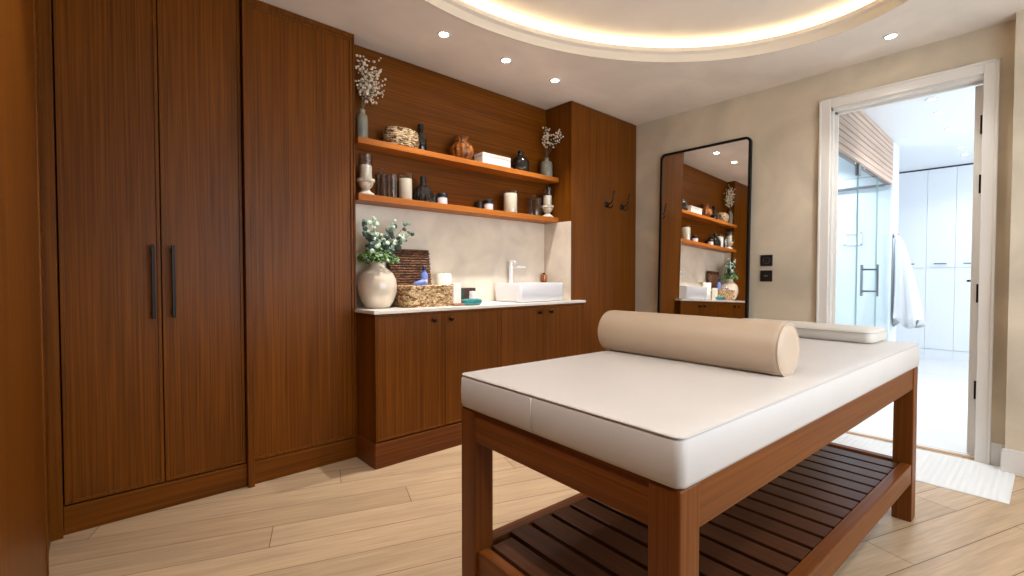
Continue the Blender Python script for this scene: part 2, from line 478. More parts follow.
# planked bulkhead over the shower
bk = thing('shower_bulkhead', 'pale wood planked bulkhead above the glass shower', 'bulkhead', (XO+.012, .97, 2.032))
bm = bmesh.new(); nb = 9; hb_ = .445/nb
for k in range(nb):
    merge(bm, rbox(0, 2.205, 0, .03, k*hb_+.003, (k+1)*hb_-.003, r=.003))
obj('planks', bm, wood('pale_planks', 'x', (168, 140, 122), (206, 184, 168), .6, 60), bk)
obj('backing', boxes([(0, 2.205, .022, .06, 0, .445)]), plain('plank_shadow_gap', (96, 76, 66), .8), bk)
# glass shower screen
sh = thing('shower_screen', 'frameless clear glass shower screen under the wood bulkhead', 'shower screen', (XO+.012, .99, 0))
obj('fixed_panel', boxes([(0, .86, -.005, .005, .012, 2.027)]), M['shower_glass'], sh)
obj('glass_door', boxes([(.868, 1.60, -.005, .005, .012, 2.020)]), M['shower_glass'], sh)
obj('side_panel', boxes([(1.608, 2.2, -.005, .005, .012, 2.027)]), M['shower_glass'], sh)
eb = boxes([(.858, .862, -.006, .006, .012, 2.025), (1.602, 1.606, -.006, .006, .012, 2.025)])
obj('glass_edge', eb, plain('glass_edge_green', (150, 180, 178), .2), sh)
hbm = bmesh.new()
for s in (-1, 1):
    tube(hbm, [(1.35, s*.06, .90), (1.35, s*.06, 1.19)], .0105, 10)
for z in (.945, 1.145):
    tube(hbm, [(1.35, -.06, z), (1.35, .06, z)], .008, 8)
obj('handle', hbm, M['steel'], sh, smooth=True)
for z in (1.97,):
    obj('hinge_clamp', rbox(.82, .90, -.014, .014, z-.04, z+.055, r=.004), M['steel'], sh)
obj('sill', rbox(0, 2.2, -.02, .02, 0, .012, r=.002), M['steel'], sh)
tag(obj('shower_shadow_line', rbox(6.135, 6.169, 1.03, 2.298, 2.02, 2.045, r=.003), M['dark_gap']), 'dark strip put in as the shadow gap across the far shower wall', 'shadow line')  # dark bar standing in for a shadow gap, shade put into its colour
# niche and shelf inside the shower
nf = thing('shower_niche', 'small square niche frame on the shower end wall', 'wall niche', (6.169, 1.22, 1.42))
obj('frame', boxes([(-.012, 0, 0, .16, 0, .02), (-.012, 0, 0, .16, .12, .14), (-.012, 0, 0, .02, 0, .14), (-.012, 0, .14, .16, 0, .14)], r=.003), M['bath_paint'], nf)
obj('back', boxes([(-.004, -.0005, .01, .15, .01, .13)]), M['greytile'], nf)

# bathroom cabinets along the far wall
def bath_cab(y0, y1, label):
    c = thing('bathroom_cabinet', label, 'cabinet', (8.1, (y0+y1)/2, 0), group='white cabinets on the far bathroom wall')
    h = (y1-y0)/2
    obj('carcass', boxes([(.0, .099, -h, h, 0, 2.462)]), M['bath_paint'], c)
    obj('top_gap_strip', boxes([(-.022, .095, -h, h, 2.462, 2.4785)]), M['dark_gap'], c)  # dark strip filling the gap between cabinet and ceiling
    obj('plinth', boxes([(-.012, 0, -h, h, 0, .14)]), M['bath_paint'], c)
    dd = obj('lower_door', rbox(-.02, -.001, -h+.0003, h-.0003, .145, 1.19, r=.001), M['bath_paint'], c)
    ud = obj('upper_door', rbox(-.02, -.001, -h+.0003, h-.0003, 1.196, 2.460, r=.001), M['bath_paint'], c)
    hm = bmesh.new()
    tube(hm, [(-.045, -.06, 1.245), (-.045, .06, 1.245)], .007, 8)
    for s in (-.05, .05): tube(hm, [(-.02, s, 1.245), (-.045, s, 1.245)], .005, 6)
    obj('handle', hm, M['steel'], ud, smooth=True)
    return c
bath_cab(.915, 1.26, 'narrow white bathroom cabinet furthest left behind the towel')
bath_cab(.64, .913, 'white bathroom cabinet in the middle of the far wall')
bath_cab(.365, .638, 'white bathroom cabinet nearest the open door leaf')
bath_cab(-.6, .363, 'white bathroom cabinet hidden behind the door leaf')

# towel on a hook
tw = thing('towel', 'white towel hanging on the shower end wall', 'towel', (6.22, .955, .60))
bm = bmesh.new()
loops = []
n = 40
for k in range(15):
    u = k/14
    z = .91*(1-u)
    wx = .022+.10*(u**.55); wy = .016+.095*u**.6
    L = []
    for i in range(n):
        a = 2*PI*i/n
        f = 1+.22*u*math.sin(5*a+2*u)+.12*u*math.sin(9*a)
        zz = z + (.05*math.sin(3*a+1) if k == 14 else 0)
        L.append((wx*f*math.cos(a)+.03*u, min(.012, wy*f*math.sin(a)-wy), zz))
    loops.append(L)
loft(bm, loops)
obj('cloth', bm, M['towel'], tw, smooth='all')
tag(obj('towel_hook', merge(rbox(6.205, 6.235, .962, .969, 1.48, 1.53, r=.003), tube(bmesh.new(), [(6.22, .962, 1.50), (6.22, .935, 1.495), (6.22, .925, 1.52)], .006, 8)), M['steel'], smooth=True), 'small steel hook above the white towel', 'hook')

# ------------------------------------------------------------------ wardrobes
def panel_door(bm, x0, x1, z0, z1, yf, th=.022, fr=.014, rec=.006):
    """door seen from -y: slim raised frame round a slightly sunk flat panel"""
    merge(bm, rbox(x0, x0+fr, yf, yf+th, z0, z1, r=.002))
    merge(bm, rbox(x1-fr, x1, yf, yf+th, z0, z1, r=.002))
    merge(bm, rbox(x0+fr, x1-fr, yf, yf+th, z0, z0+fr, r=.002))
    merge(bm, rbox(x0+fr, x1-fr, yf, yf+th, z1-fr, z1, r=.002))
    box(bm, x0+fr-.001, x1-fr+.001, yf+rec, yf+th-.001, z0+fr-.001, z1-fr+.001)
    return bm

wr = thing('wardrobe', 'tall double-door dark wood wardrobe with two long black handles', 'wardrobe', (.24, yW, 0))
def rel(bm, o):
    bmesh.ops.translate(bm, verts=bm.verts[:], vec=-Vector(o)); return bm
o = (.24, yW, 0)
obj('carcass', rel(boxes([(-.105, .605, yW+.024, 3.288, 0, H-.003)]), o), M['joint'], wr)
obj('stile', rel(rbox(-.165, -.105, yW-.034, yW+.05, .0, H-.003, r=.002), o), M['wood_z'], wr)
obj('stile', rel(rbox(.577, .606, yW-.034, yW+.05, .0, H-.003, r=.002), o), M['wood_z'], wr)
obj('plinth', rel(rbox(-.104, .576, yW-.004, yW+.03, 0, .118, r=.002), o), M['wood_x'], wr)
for (a, b, hx) in ((-.100, .2365, .205), (.2405, .573, .280)):
    dd = obj('door', rel(panel_door(bmesh.new(), a, b, .124, H-.006, yW), o), M['wood_z'], wr)
    hm = bmesh.new()
    merge(hm, rbox(hx-.007, hx+.007, yW-.036, yW-.024, .89, 1.225, r=.003))
    for z in (.915, 1.20): box(hm, hx-.005, hx+.005, yW-.026, yW+.007, z-.006, z+.006)
    obj('handle', rel(hm, o), M['black'], dd)

wp = thing('wardrobe', 'tall plain dark wood wardrobe panel between double wardrobe and shelf niche', 'wardrobe', (.886, yW, 0))
o = (.886, yW, 0)
obj('carcass', rel(boxes([(.608, xE-.001, yW+.024, 3.288, 0, H-.003)]), o), M['wood_z'], wp)
obj('plinth', rel(rbox(.608, xE, yW-.004, yW+.03, 0, .118, r=.002), o), M['wood_x'], wp)
bm = panel_door(bmesh.new(), .609, xE-.012, .122, H-.032, yW, fr=.016)
obj('door', rel(bm, o), M['wood_z'], wp)
obj('frame', rel(boxes([(.608, xE, yW-.002, yW+.03, H-.030, H-.003), (xE-.0105, xE, yW-.002, yW+.03, .12, H-.03)], r=.0015), o), M['wood_z'], wp)

# wardrobe on the left wall, seen at a grazing angle
o = (-.14, 1.2, 0)
wl = thing('wardrobe', 'warm brown wood wardrobe along the left wall, nearest the camera', 'wardrobe', o)
obj('carcass', rel(boxes([(-.758, -.155, .2, 2.640, 0, H-.003)]), o), M['wood_z'], wl)
def side_door(bm, y0, y1, z0, z1, xf, th=.022, fr=.03, rec=.004):
    for b in ((xf-th, xf, y0, y0+fr, z0, z1), (xf-th, xf, y1-fr, y1, z0, z1), (xf-th, xf, y0+fr, y1-fr, z0, z0+fr), (xf-th, xf, y0+fr, y1-fr, z1-fr, z1)):
        merge(bm, rbox(*b, r=.002))
    box(bm, xf-th+.001, xf-rec, y0+fr-.001, y1-fr+.001, z0+fr-.001, z1-fr+.001)
    return bm
for (a, b) in ((.204, 1.166), (1.170, 2.225)):
    obj('door', rel(side_door(bmesh.new(), a, b, .05, H-.006, -.125), o), M['wood_z'], wl)
obj('side_panel', rel(rbox(-.160, -.142, 2.229, 2.644, .0, H-.003, r=.0015), o), M['wood_z'], wl)
obj('plinth', rel(rbox(-.16, -.130, .2, 2.225, 0, .046, r=.002), o), M['wood_y'], wl)

# tall cabinet right of the niche
o = (3.36, yT, 0)
tc_ = thing('tall_cabinet', 'tall dark wood cabinet in the corner beside the mirror wall', 'cabinet', o)
obj('carcass', rel(boxes([(xT, XM-.001, yT+.024, 3.288, 0, H-.003)]), o), M['wood_z'], tc_)
obj('side_edge', rel(rbox(xT, xT+.016, yT, yT+.03, 0, H-.003, r=.0015), o), M['wood_z'], tc_)
obj('door', rel(rbox(xT+.018, XM-.004, yT+.001, yT+.022, .002, H-.006, r=.0015), o), M['wood_z'], tc_)

# coat hooks on the tall cabinet
hk = thing('coat_hook', 'black double coat hook on the tall cabinet, left of the pair', 'hook', (3.365, yT+.001, 1.712), group='coat hooks on the tall cabinet')
bm = bmesh.new(); lathe(bm, [(0, 0), (.026, 0), (.026, .006), (.016, .014), (0, .014)], n=20)
bmesh.ops.rotate(bm, verts=bm.verts[:], cent=(0, 0, 0), matrix=Matrix.Rotation(PI/2, 3, 'X'))
obj('rosette', bm, M['black'], hk, smooth=True)
bm = bmesh.new()
def bez(P, n=10):
    P = [Vector(p) for p in P]; out = []
    for i in range(n+1):
        t = i/n; q = P[:]
        while len(q) > 1: q = [a.lerp(b, t) for a, b in zip(q, q[1:])]
        out.append(q[0])
    return out
tube(bm, bez([(0, -.012, .0), (0, -.05, .0), (0, -.085, .02), (0, -.055, .06), (0, -.085, .105)]), .006, 8)
ico(bm, (0, -.085, .105), .008, 2)
tube(bm, bez([(0, -.012, -.008), (0, -.03, -.04), (0, -.07, -.045), (0, -.07, .0)]), .005, 8)
obj('prongs', bm, M['black'], hk, smooth='all')
dup(hk, (3.592, yT+.001, 1.712), 'black double coat hook on the tall cabinet, beside the corner')

# ------------------------------------------------------------------ niche: panel, stone, shelves
bm = boxes([(xE, xT, yN, yN+.018, 1.531, H-.003)])
tag(obj('wall_panel', bm, M['wood_x']), 'dark wood back panel of the shelf niche', 'wall panel')
bs = thing('backsplash', 'cream stone backsplash slab behind the washbasin', 'backsplash', (2.03, yN, .889))
obj('back_slab', rel(boxes([(xE+.001, xT-.013, yN, yN+.018, .890, 1.530)], r=.001), (2.03, yN, .889)), M['stone'], bs)
for q in ((xT-.013, xT-.0005, yT+.004, yN-.0005, .890, 1.530), (xE+.001, xE+.012, yW+.026, yN-.0005, .89, 1.530)):
    obj('side_slab', rel(boxes([q], r=.001), (2.03, yN, .889)), M['stone'], bs)
Z1, Z2, yS = 1.900, 1.569, 2.640
tag(obj('wall_shelf', rbox(xE+.001, xT-.001, yS, yN-.0005, Z1-.036, Z1, r=.002), M['shelf_wood']), 'upper wooden shelf in the niche', 'shelf')
tag(obj('wall_shelf', rbox(xE+.001, xT-.001, yS, yN-.0005, Z2-.038, Z2, r=.002), M['shelf_wood']), 'lower wooden shelf in the niche', 'shelf')

# ------------------------------------------------------------------ base cabinets and worktop
def knob(parent, x, o):
    k = bmesh.new(); lathe(k, [(0, 0), (.006, 0), (.006, .010), (.013, .014), (.0145, .020), (.011, .026), (0, .028)], n=18)
    bmesh.ops.rotate(k, verts=k.verts[:], cent=(0, 0, 0), matrix=Matrix.Rotation(PI/2, 3, 'X'))
    bmesh.ops.translate(k, verts=k.verts[:], vec=Vector((x, yC+.001, .815))-Vector(o))
    obj('knob', k, M['bronze'], parent, smooth=True)
def base_cab(x0, xm, x1, k0, k1, label, left=False, right=False):
    o = ((x0+x1)/2, yC, 0)
    c = thing('base_cabinet', label, 'cabinet', o, group='base cabinets under the worktop')
    if right:
        body = boxes([(x0, xT-.001, yC+.022, yN-.0015, .0, .868), (xT-.001, x1, yC+.022, yT-.0015, 0, .868)])
    else:
        body = boxes([(x0, x1, yC+.022, yN-.0015, .0, .868)])
    obj('carcass', rel(body, o), M['wood_z'], c)
    for (a, b, kx) in ((x0+.010, xm-.006, k0), (xm+.006, x1-.010, k1)):
        dd = obj('door', rel(panel_door(bmesh.new(), a, b, .148, .855, yC, fr=.012, rec=.004), o), M['wood_z'], c)
        knob(dd, kx, o)
    fr = [(x0, x0+.008, yC, yC+.03, .142, .868), (x1-.008, x1, yC, yC+.03, .142, .868), (xm-.004, xm+.004, yC+.001, yC+.03, .142, .868), (x0+.008, x1-.008, yC, yC+.03, .857, .868)]
    obj('frame', rel(boxes(fr, r=.001), o), M['wood_z'], c)
    pl = [(x0-(.008 if left else 0), x1+(.006 if right else 0), yC-.010, yC+.03, 0, .140)]
    if left: pl.append((x0-.010, x0, yC-.006, yW-.006, 0, .140))
    obj('plinth', rel(boxes(pl, r=.002), o), M['tab_x'], c)
base_cab(xE+.002, 1.628, 2.083, 1.549, 1.672, 'dark wood base cabinet under the woven basket, left of the pair', left=True)
base_cab(2.085, 2.532, 2.982, 2.464, 2.586, 'dark wood base cabinet under the washbasin, right of the pair', right=True)
wt = bmesh.new()
loft(wt, [[(xE-.012, yC-.014, z), (2.992, yC-.014, z), (2.992, yT-.001, z), (xT-.001, yT-.001, z), (xT-.001, yN-.0005, z), (xE+.0, yN-.0005, z), (xE+.0, yW-.003, z), (xE-.012, yW-.003, z)] for z in (.869, .889)])
bmesh.ops.bevel(wt, geom=[e for e in wt.edges if abs(e.verts[0].co.z-e.verts[1].co.z) < 1e-4], offset=.003, segments=2, affect='EDGES')
tag(obj('worktop', wt, M['counter']), 'thin white stone worktop on the dark base cabinets', 'worktop')
ZC = .889

# ------------------------------------------------------------------ washbasin and tap
sb = thing('washbasin', 'rectangular white ceramic vessel basin on the worktop', 'basin', (2.546, 2.622, ZC+.0005))
bm = bmesh.new()
w, dep, hB = .485, .300, .142
outer = lambda s, z, r=.03: [(x, y, z) for x, y in rrect(w-s, dep-s, r)]
loft(bm, [outer(.03, 0), outer(.012, .004), outer(.002, .03), outer(0, hB-.004), outer(.004, hB), outer(.018, hB), outer(.024, hB-.006), outer(.04, .05), outer(.07, .03), outer(.16, .024, .05)], True, True)
obj('bowl', bm, M['ceramic'], sb, smooth=True)
bm = bmesh.new(); lathe(bm, [(0, 0), (.022, 0), (.022, .003), (0, .004)], (0, 0, .0245), 20)
obj('drain', bm, M['chrome'], sb, smooth=True)
fa = thing('tap', 'tall slim chrome tap standing behind the basin', 'tap', (2.452, 2.7786-.03, ZC))
# the tap stands on the basin's rear ledge
fa.location = (2.47, 2.757, ZC+hB+.001)
bm = bmesh.new()
lathe(bm, [(0, 0), (.020, 0), (.020, .004), (.0165, .006), (.0165, .150), (.0195, .153), (.0195, .160), (0, .160)], n=24)
obj('body', bm, M['chrome'], fa, smooth=True)
bm = bmesh.new()
loft(bm, [[(x+a, y_, z) for x, z in ((-.012, .0), (.012, .0), (.010, .012), (-.010, .012))] for (a, y_) in ((0, 0),)] if 0 else
     [[(-.013, -.010, .110), (.013, -.010, .110), (.013, -.010, .130), (-.013, -.010, .130)],
      [(-.012, -.060, .118), (.012, -.060, .118), (.012, -.060, .136), (-.012, -.060, .136)],
      [(-.010, -.118, .114), (.010, -.118, .114), (.010, -.118, .126), (-.010, -.118, .126)]])
bmesh.ops.rotate(bm, verts=bm.verts[:], cent=(0, 0, 0), matrix=Matrix.Rotation(.75, 3, 'Z'))
obj('spout', bm, M['chrome'], fa, smooth=True)
bm = rbox(-.012, .012, -.055, .018, .1605, .174, r=.004)
obj('lever', bm, M['chrome'], fa, smooth=True)
cp = thing('diffuser_bottle', 'small copper bottle in the corner behind the basin', 'bottle', (2.842, 2.755, ZC))
bm = bmesh.new()
lathe(bm, [(0, 0), (.022, 0), (.024, .01), (.022, .10), (.018, .135), (.024, .15), (.026, .18), (.022, .205), (.012, .212), (0, .212)], n=24)
obj('body', bm, M['copper'], cp, smooth=True)
bm = bmesh.new(); lathe(bm, [(0, .2125), (.010, .2125), (.010, .222), (0, .222)], n=16)
obj('stopper', bm, M['bronze'], cp, smooth=True)

# ------------------------------------------------------------------ vase with eucalyptus
vz = (1.296, 2.666, ZC+.0005)
va = thing('vase', 'large round ivory glazed vase on the left end of the worktop', 'vase', vz)
bm = bmesh.new()
prof = [(0, 0), (.066, 0), (.074, .006), (.098, .045), (.114, .095), (.1165, .135), (.110, .175), (.094, .21), (.070, .233), (.054, .243), (.048, .256), (.049, .272), (.053, .282), (.047, .283), (.042, .270), (.042, .255), (.06, .225), (.08, .19), (0, .18)]
lathe(bm, prof, n=48)
obj('body', bm, M['vase'], va, smooth='all')

def disc_leaf(bm, c, n, u, r, asp=1.0, fold=.18):
    """rounded, slightly cupped leaf"""
    n = n.normalized(); u = (u-n*u.dot(n)).normalized(); v = n.cross(u)
    K = 10
    ctr = bm.verts.new(c)
    ring = []
    for k in range(K):
        a = 2*PI*k/K
        rr = r*(1+.15*math.cos(a))
        x = rr*math.cos(a); y = rr*asp*math.sin(a)
        ring.append(bm.verts.new(c+u*x+v*y+n*(fold*abs(y))))
    low = [bm.verts.new(p.co-n*.0008) for p in ring]; lc = bm.verts.new(c-n*.0008)
    for k in range(K):
        j = (k+1) % K
        bm.faces.new((ctr, ring[k], ring[j])); bm.faces.new((lc, low[j], low[k])); bm.faces.new((ring[k], low[k], low[j], ring[j]))

eu = thing('eucalyptus', 'bunch of eucalyptus stems and green foliage in the ivory vase', 'plant', (vz[0], vz[1], ZC+.19))
rnd = random.Random(11)
stems = bmesh.new(); dark = bmesh.new(); pale = bmesh.new(); green = bmesh.new()
S_ = [  # tip x, y, z relative to the plant base; kind
    (-.105, -.02, .330, 'd'), (-.055, -.05, .335, 'p'), (-.07, -.02, .265, 'd'), (-.09, -.06, .20, 'd'), (-.02, -.04, .235, 'd'),
    (.10, -.03, .325, 'm'), (.165, -.05, .325, 'd'), (.20, -.06, .275, 'd'), (.07, -.05, .30, 'd'), (.13, -.07, .245, 'm'), (.08, .0, .24, 'p'), (.05, -.04, .22, 'd'), (.10, -.05, .19, 'd'),
    (-.03, .03, .25, 'd'), (.03, .03, .27, 'p')]
for (x, y, z, kind) in S_:
    base = Vector((rnd.uniform(-.025, .025), rnd.uniform(-.025, .025), .02))
    mid = Vector((x*.25, y*.4, z*.55)); tip = Vector((x, y, z))
    P = bez([base, mid, Vector((x*.8, y*.9, z*.85)), tip], 12)
    tube(stems, P, .0022, 5, r1=.001)
    for k in range(5, 13):
        p = P[k]
        for s in (-1, 1):
            if rnd.random() < .25: continue
            side = Vector((rnd.uniform(-1, 1), rnd.uniform(-1, 1), rnd.uniform(-.3, .6))).normalized()
            r = rnd.uniform(.012, .020)*(1.0 if k < 11 else .85)
            nn = Vector((rnd.uniform(-.5, .5), -1, rnd.uniform(-.3, .9)))
            tgt = dark if kind == 'd' or (kind == 'm' and k % 2) else pale
            if rnd.random() < .12: tgt = pale
            c = p+side*r*1.1
            c.y = min(c.y, .10); c.x = max(c.x, -.092); c.y = min(c.y, .095)
            disc_leaf(tgt, c, nn, side, r, rnd.uniform(.7, 1))
for k in range(420):   # low bushy foliage round the mouth
    a = rnd.uniform(0, 2*PI); rr = .122*math.sqrt(rnd.random())
    hgt = .095+.075*(1-(rr/.115)**2)*rnd.random()+rnd.uniform(-.01, .03)
    p = Vector((rr*math.cos(a)*1.05, rr*math.sin(a)*.85, hgt))
    p.x = max(p.x, -.098)
    disc_leaf(green if rnd.random() < .72 else pale if rnd.random() < .25 else dark, p, Vector((rnd.uniform(-.7, .7), rnd.uniform(-1, .2), rnd.uniform(.1, 1))), Vector((math.cos(a), math.sin(a), .2)), rnd.uniform(.008, .014), .62, .3)
for k in range(26):
    a = rnd.uniform(0, 2*PI); rr = rnd.uniform(.03, .10)
    tube(stems, bez([(rnd.uniform(-.02, .02), rnd.uniform(-.02, .02), .03), (rr*.2*math.cos(a), rr*.2*math.sin(a), .10), (rr*math.cos(a), rr*.8*math.sin(a), .12)], 5), .0014, 4)
obj('stems', stems, M['stem'], eu)
obj('dark_leaves', dark, M['leaf_dark'], eu, smooth='all', label='dark round eucalyptus leaves')
obj('pale_leaves', pale, M['leaf_pale'], eu, smooth='all', label='pale silvery leaves')
obj('green_foliage', green, M['leaf_green'], eu, smooth='all', label='bright green small foliage')

# ------------------------------------------------------------------ lidded woven basket and what is in it
def rope_loop(bm, w, d, r, z, rope, ph, n=6, amp=.0022, cx=0, cy=0):
    base = rrect(w, d, r, 6)
    pts = []
    m = len(base)
    # resample evenly
    seg = []
    for i in range(m):
        a = Vector(base[i]); b = Vector(base[(i+1) % m]); seg.append((a, b, (b-a).length))
    L = sum(s[2] for s in seg); K = max(48, int(L/.0085))
    for k in range(K):
        t = L*k/K; i = 0
        while t > seg[i][2]: t -= seg[i][2]; i += 1
        p = seg[i][0].lerp(seg[i][1], t/seg[i][2] if seg[i][2] else 0)
        nrm = (seg[i][1]-seg[i][0]).normalized(); nrm = Vector((nrm.y, -nrm.x))
        q = p+nrm*amp*math.sin(PI*k+ph)*(1 if k % 2 else 1)
        pts.append((cx+q.x, cy+q.y, z+.0008*math.sin(2.1*k)))
    tube(bm, pts, rope, n, closed=True)
bx = (1.592, 2.628, ZC+.0005)
bk_ = thing('basket', 'rectangular woven seagrass basket with its lid open on the worktop', 'basket', bx)
bm = bmesh.new()
BW, BD, BH = .340, .185, .135
for k in range(11):
    rope_loop(bm, BW, BD, .03, .007+k*.0122, .0072, PI/2*(1 if k % 2 else -1), amp=.003)
box(bm, -BW/2+.004, BW/2-.004, -BD/2+.004, BD/2-.004, .002, .010)
for (a, b, c, d_) in ((-BW/2+.004, BW/2-.004, -BD/2+.004, -BD/2+.007), (-BW/2+.004, BW/2-.004, BD/2-.007, BD/2-.004), (-BW/2+.004, -BW/2+.007, -BD/2+.004, BD/2-.004), (BW/2-.007, BW/2-.004, -BD/2+.004, BD/2-.004)):
    box(bm, a, b, c, d_, .005, .130)
obj('body', bm, M['seagrass'], bk_, smooth='all')
bm = bmesh.new()
LW, LH = .30, .245
for k in range(14):
    rope_loop(bm, LW-.0*k, .016, .007, .008+k*.0172, .0085, PI/2*(1 if k % 2 else -1), amp=.002)
box(bm, -LW/2+.003, LW/2-.003, -.006, .006, .004, LH-.004)
bmesh.ops.rotate(bm, verts=bm.verts[:], cent=(0, 0, 0), matrix=Matrix.Rotation(-.13, 3, 'X'))
bmesh.ops.translate(bm, verts=bm.verts[:], vec=(-.03, BD/2+.011, .131))
obj('lid', bm, M['seagrass_dark'], bk_, smooth='all', label='dark woven lid leaning open against the wall')
ct = thing('cloth_bundle', 'cream cloth folded inside the woven basket', 'cloth', (1.592, 2.628, ZC+.0115))
bm = bmesh.new()
bmesh.ops.create_grid(bm, x_segments=24, y_segments=14, size=1)
for v in bm.verts:
    x, y = v.co.x*.150, v.co.y*.076
    v.co = Vector((x, y, .105+.022*noise.noise(Vector((x*22, y*22, 3)))-.03*max(abs(v.co.x), abs(v.co.y))**6))
ext = bmesh.ops.extrude_face_region(bm, geom=bm.faces[:])
for v in [g for g in ext['geom'] if isinstance(g, bmesh.types.BMVert)]: v.co.z = 0
obj('cloth', bm, M['cream_cloth'], ct, smooth='all')
def bottle(name, label, loc, prof, mat, capprof=None, capmat=None, lean=None, ribs=0, depth=0, n=32, capname='cap', cat='bottle'):
    t_ = thing(name, label, cat, loc)
    b_ = bmesh.new(); lathe(b_, prof, n=n, ribs=ribs, depth=depth); obj('body', b_, mat, t_, smooth=True)
    if capprof:
        b_ = bmesh.new(); lathe(b_, capprof, n=24); obj(capname, b_, capmat, t_, smooth=True)
    if lean: t_.rotation_euler = lean
    return t_
bottle('spray_bottle', 'pale blue bottle with navy cap standing in the basket', (1.615, 2.652, ZC+.119), [(0, 0), (.021, 0), (.024, .006), (.024, .075), (.020, .092), (.011, .104), (.011, .112), (0, .112)], M['blue'],
       [(0, .1125), (.013, .1125), (.013, .138), (.009, .143), (0, .143)], M['blue_dark'])
tb = bottle('tube_bottle', 'pale blue bottle lying across the cloth in the basket', (1.550, 2.60, ZC+.142), [(0, 0), (.017, 0), (.021, .008), (.021, .058), (.012, .072), (0, .074)], M['blue'],
       [(0, .0745), (.010, .0745), (.010, .088), (0, .088)], M['white_box'])
tb.rotation_euler = (math.radians(20), math.radians(68), 0); tb.location = (1.512, 2.60, ZC+.134)

# ------------------------------------------------------------------ other things on the worktop
def pillar_candle(name, label, loc, r, h):
    t_ = thing(name, label, 'candle', loc)
    b_ = bmesh.new(); lathe(b_, [(0, 0), (r*.97, 0), (r, .004), (r, h-.004), (r*.94, h), (r*.5, h-.004), (0, h-.006)], n=28); obj('wax', b_, M['wax'], t_, smooth=True)
    b_ = bmesh.new(); tube(b_, [(0, 0, h-.008), (.001, 0, h+.008)], .0012, 6); obj('wick', b_, M['black_plastic'], t_)
    return t_
pillar_candle('pillar_candle', 'thick white pillar candle behind the woven basket on the worktop', (1.812, 2.722, ZC), .052, .212)
tag(obj('soap_carton', rbox(1.800, 1.862, 2.585, 2.625, ZC+.0005, ZC+.146, r=.002), M['white_box']), 'upright white carton beside the woven basket', 'carton')
sd = tag(obj('soap_tray', rbox(1.742, 1.838, 2.49, 2.53, ZC+.0005, ZC+.016, r=.005), M['soap'], smooth=True), 'small terracotta soap tray in front of the white carton', 'tray')
tag(obj('gift_box', rbox(1.905, 1.968, 2.69, 2.745, ZC+.0005, ZC+.108, r=.002), M['darkgreen']), 'small dark green box next to the white carton', 'box')
tag(obj('storage_tin', rbox(1.972, 2.075, 2.70, 2.76, ZC+.0005, ZC+.110, r=.003), M['darkred']), 'dark plum box behind the white pot', 'box')
pt = bottle('pump_pot', 'small white pot behind the teal dish', (1.985, 2.62, ZC+.0005), [(0, 0), (.022, 0), (.024, .004), (.024, .062), (.020, .066), (0, .066)], M['ceramic'], [(0, .0665), (.022, .0665), (.022, .088), (0, .09)], M['white_box'], capname='lid', cat='pot')
td = thing('soap_dish', 'oval teal lidded dish at the front of the worktop', 'dish', (1.893, 2.508, ZC+.0005))
bm = bmesh.new()
def oval_loops(prof): return [[(r*1.0*math.cos(2*PI*k/36), r*.62*math.sin(2*PI*k/36), z) for k in range(36)] for r, z in prof]
loft(bm, oval_loops([(.060, 0), (.074, .006), (.080, .018), (.080, .024)]))
obj('dish', bm, M['teal'], td, smooth=True)
bm = bmesh.new(); loft(bm, oval_loops([(.080, .0245), (.079, .030), (.070, .039), (.05, .043), (.02, .044)]))
obj('lid', bm, M['teal'], td, smooth=True)

# ------------------------------------------------------------------ things on the upper shelf
G1, G2 = 'grey green bud vases on the upper shelf', 'dried flower sprays on the upper shelf'
ZS = Z1+.0005
vl = bottle('bud_vase', 'tall slim grey green vase at the left end of the upper shelf', (1.226, 2.712, ZS), [(0, 0), (.030, 0), (.033, .005), (.033, .135), (.029, .150), (.018, .160), (.017, .178), (.020, .184), (.015, .184), (.013, .165), (0, .15)], M['greyvase'], cat='vase')
bottle('bud_vase', 'short grey green vase at the right end of the upper shelf', (2.826, 2.712, ZS), [(0, 0), (.046, 0), (.050, .006), (.050, .105), (.044, .128), (.020, .142), (.017, .156), (.024, .164), (.016, .164), (.013, .145), (0, .13)], M['greyvase'], cat='vase')
def spray(label, loc, zb, tips, seed, n_fl, spread):
    t_ = thing('dried_flowers', label, 'dried flowers', loc, group=G2)
    rn = random.Random(seed); st = bmesh.new(); fl = bmesh.new()
    for (x, y, z) in tips:
        P = bez([(0, 0, 0), (x*.05, y*.05, z*.45), (x*.7, y*.7, z*.8), (x, y, z)], 10)
        tube(st, P, .0016, 5, r1=.0008)
        for k in range(n_fl):
            p = P[rn.randint(5, 10)]
            q = p+Vector((rn.gauss(0, spread), rn.gauss(0, spread*.5), rn.gauss(0, spread)))
            if q.z < zb: continue
            q.x = max(q.x, loc[0]*0-.045) if loc[0] < 2 else min(q.x, .062)
            q.y = min(q.y, .072)
            tube(st, [p, p.lerp(q, .6)+Vector((0, 0, .006)), q], .0006, 3)
            ico(fl, q, rn.uniform(.005, .009), 1)
    obj('stems', st, M['drystem'], t_); obj('blossoms', fl, M['dryflower'], t_)
spray('airy dried flower spray in the tall slim vase, upper shelf left end', (1.226, 2.712, ZS+.152), .07, [(.02, 0, .33), (.08, -.02, .31), (.11, .0, .25), (.06, -.03, .25), (-.01, -.02, .27), (.09, .01, .20), (.04, .02, .18), (.12, -.01, .19)], 3, 32, .028)
spray('small two-headed dried flower spray in the short vase, upper shelf right end', (2.826, 2.712, ZS+.133), .10, [(-.02, -.02, .285), (.0, -.04, .22), (-.055, -.03, .22), (.045, -.10, .24), (.052, -.13, .20)], 5, 18, .017)
rb = thing('round_basket', 'oval woven basket lying on the upper shelf', 'basket', (1.485, 2.705, ZS))
bm = bmesh.new()
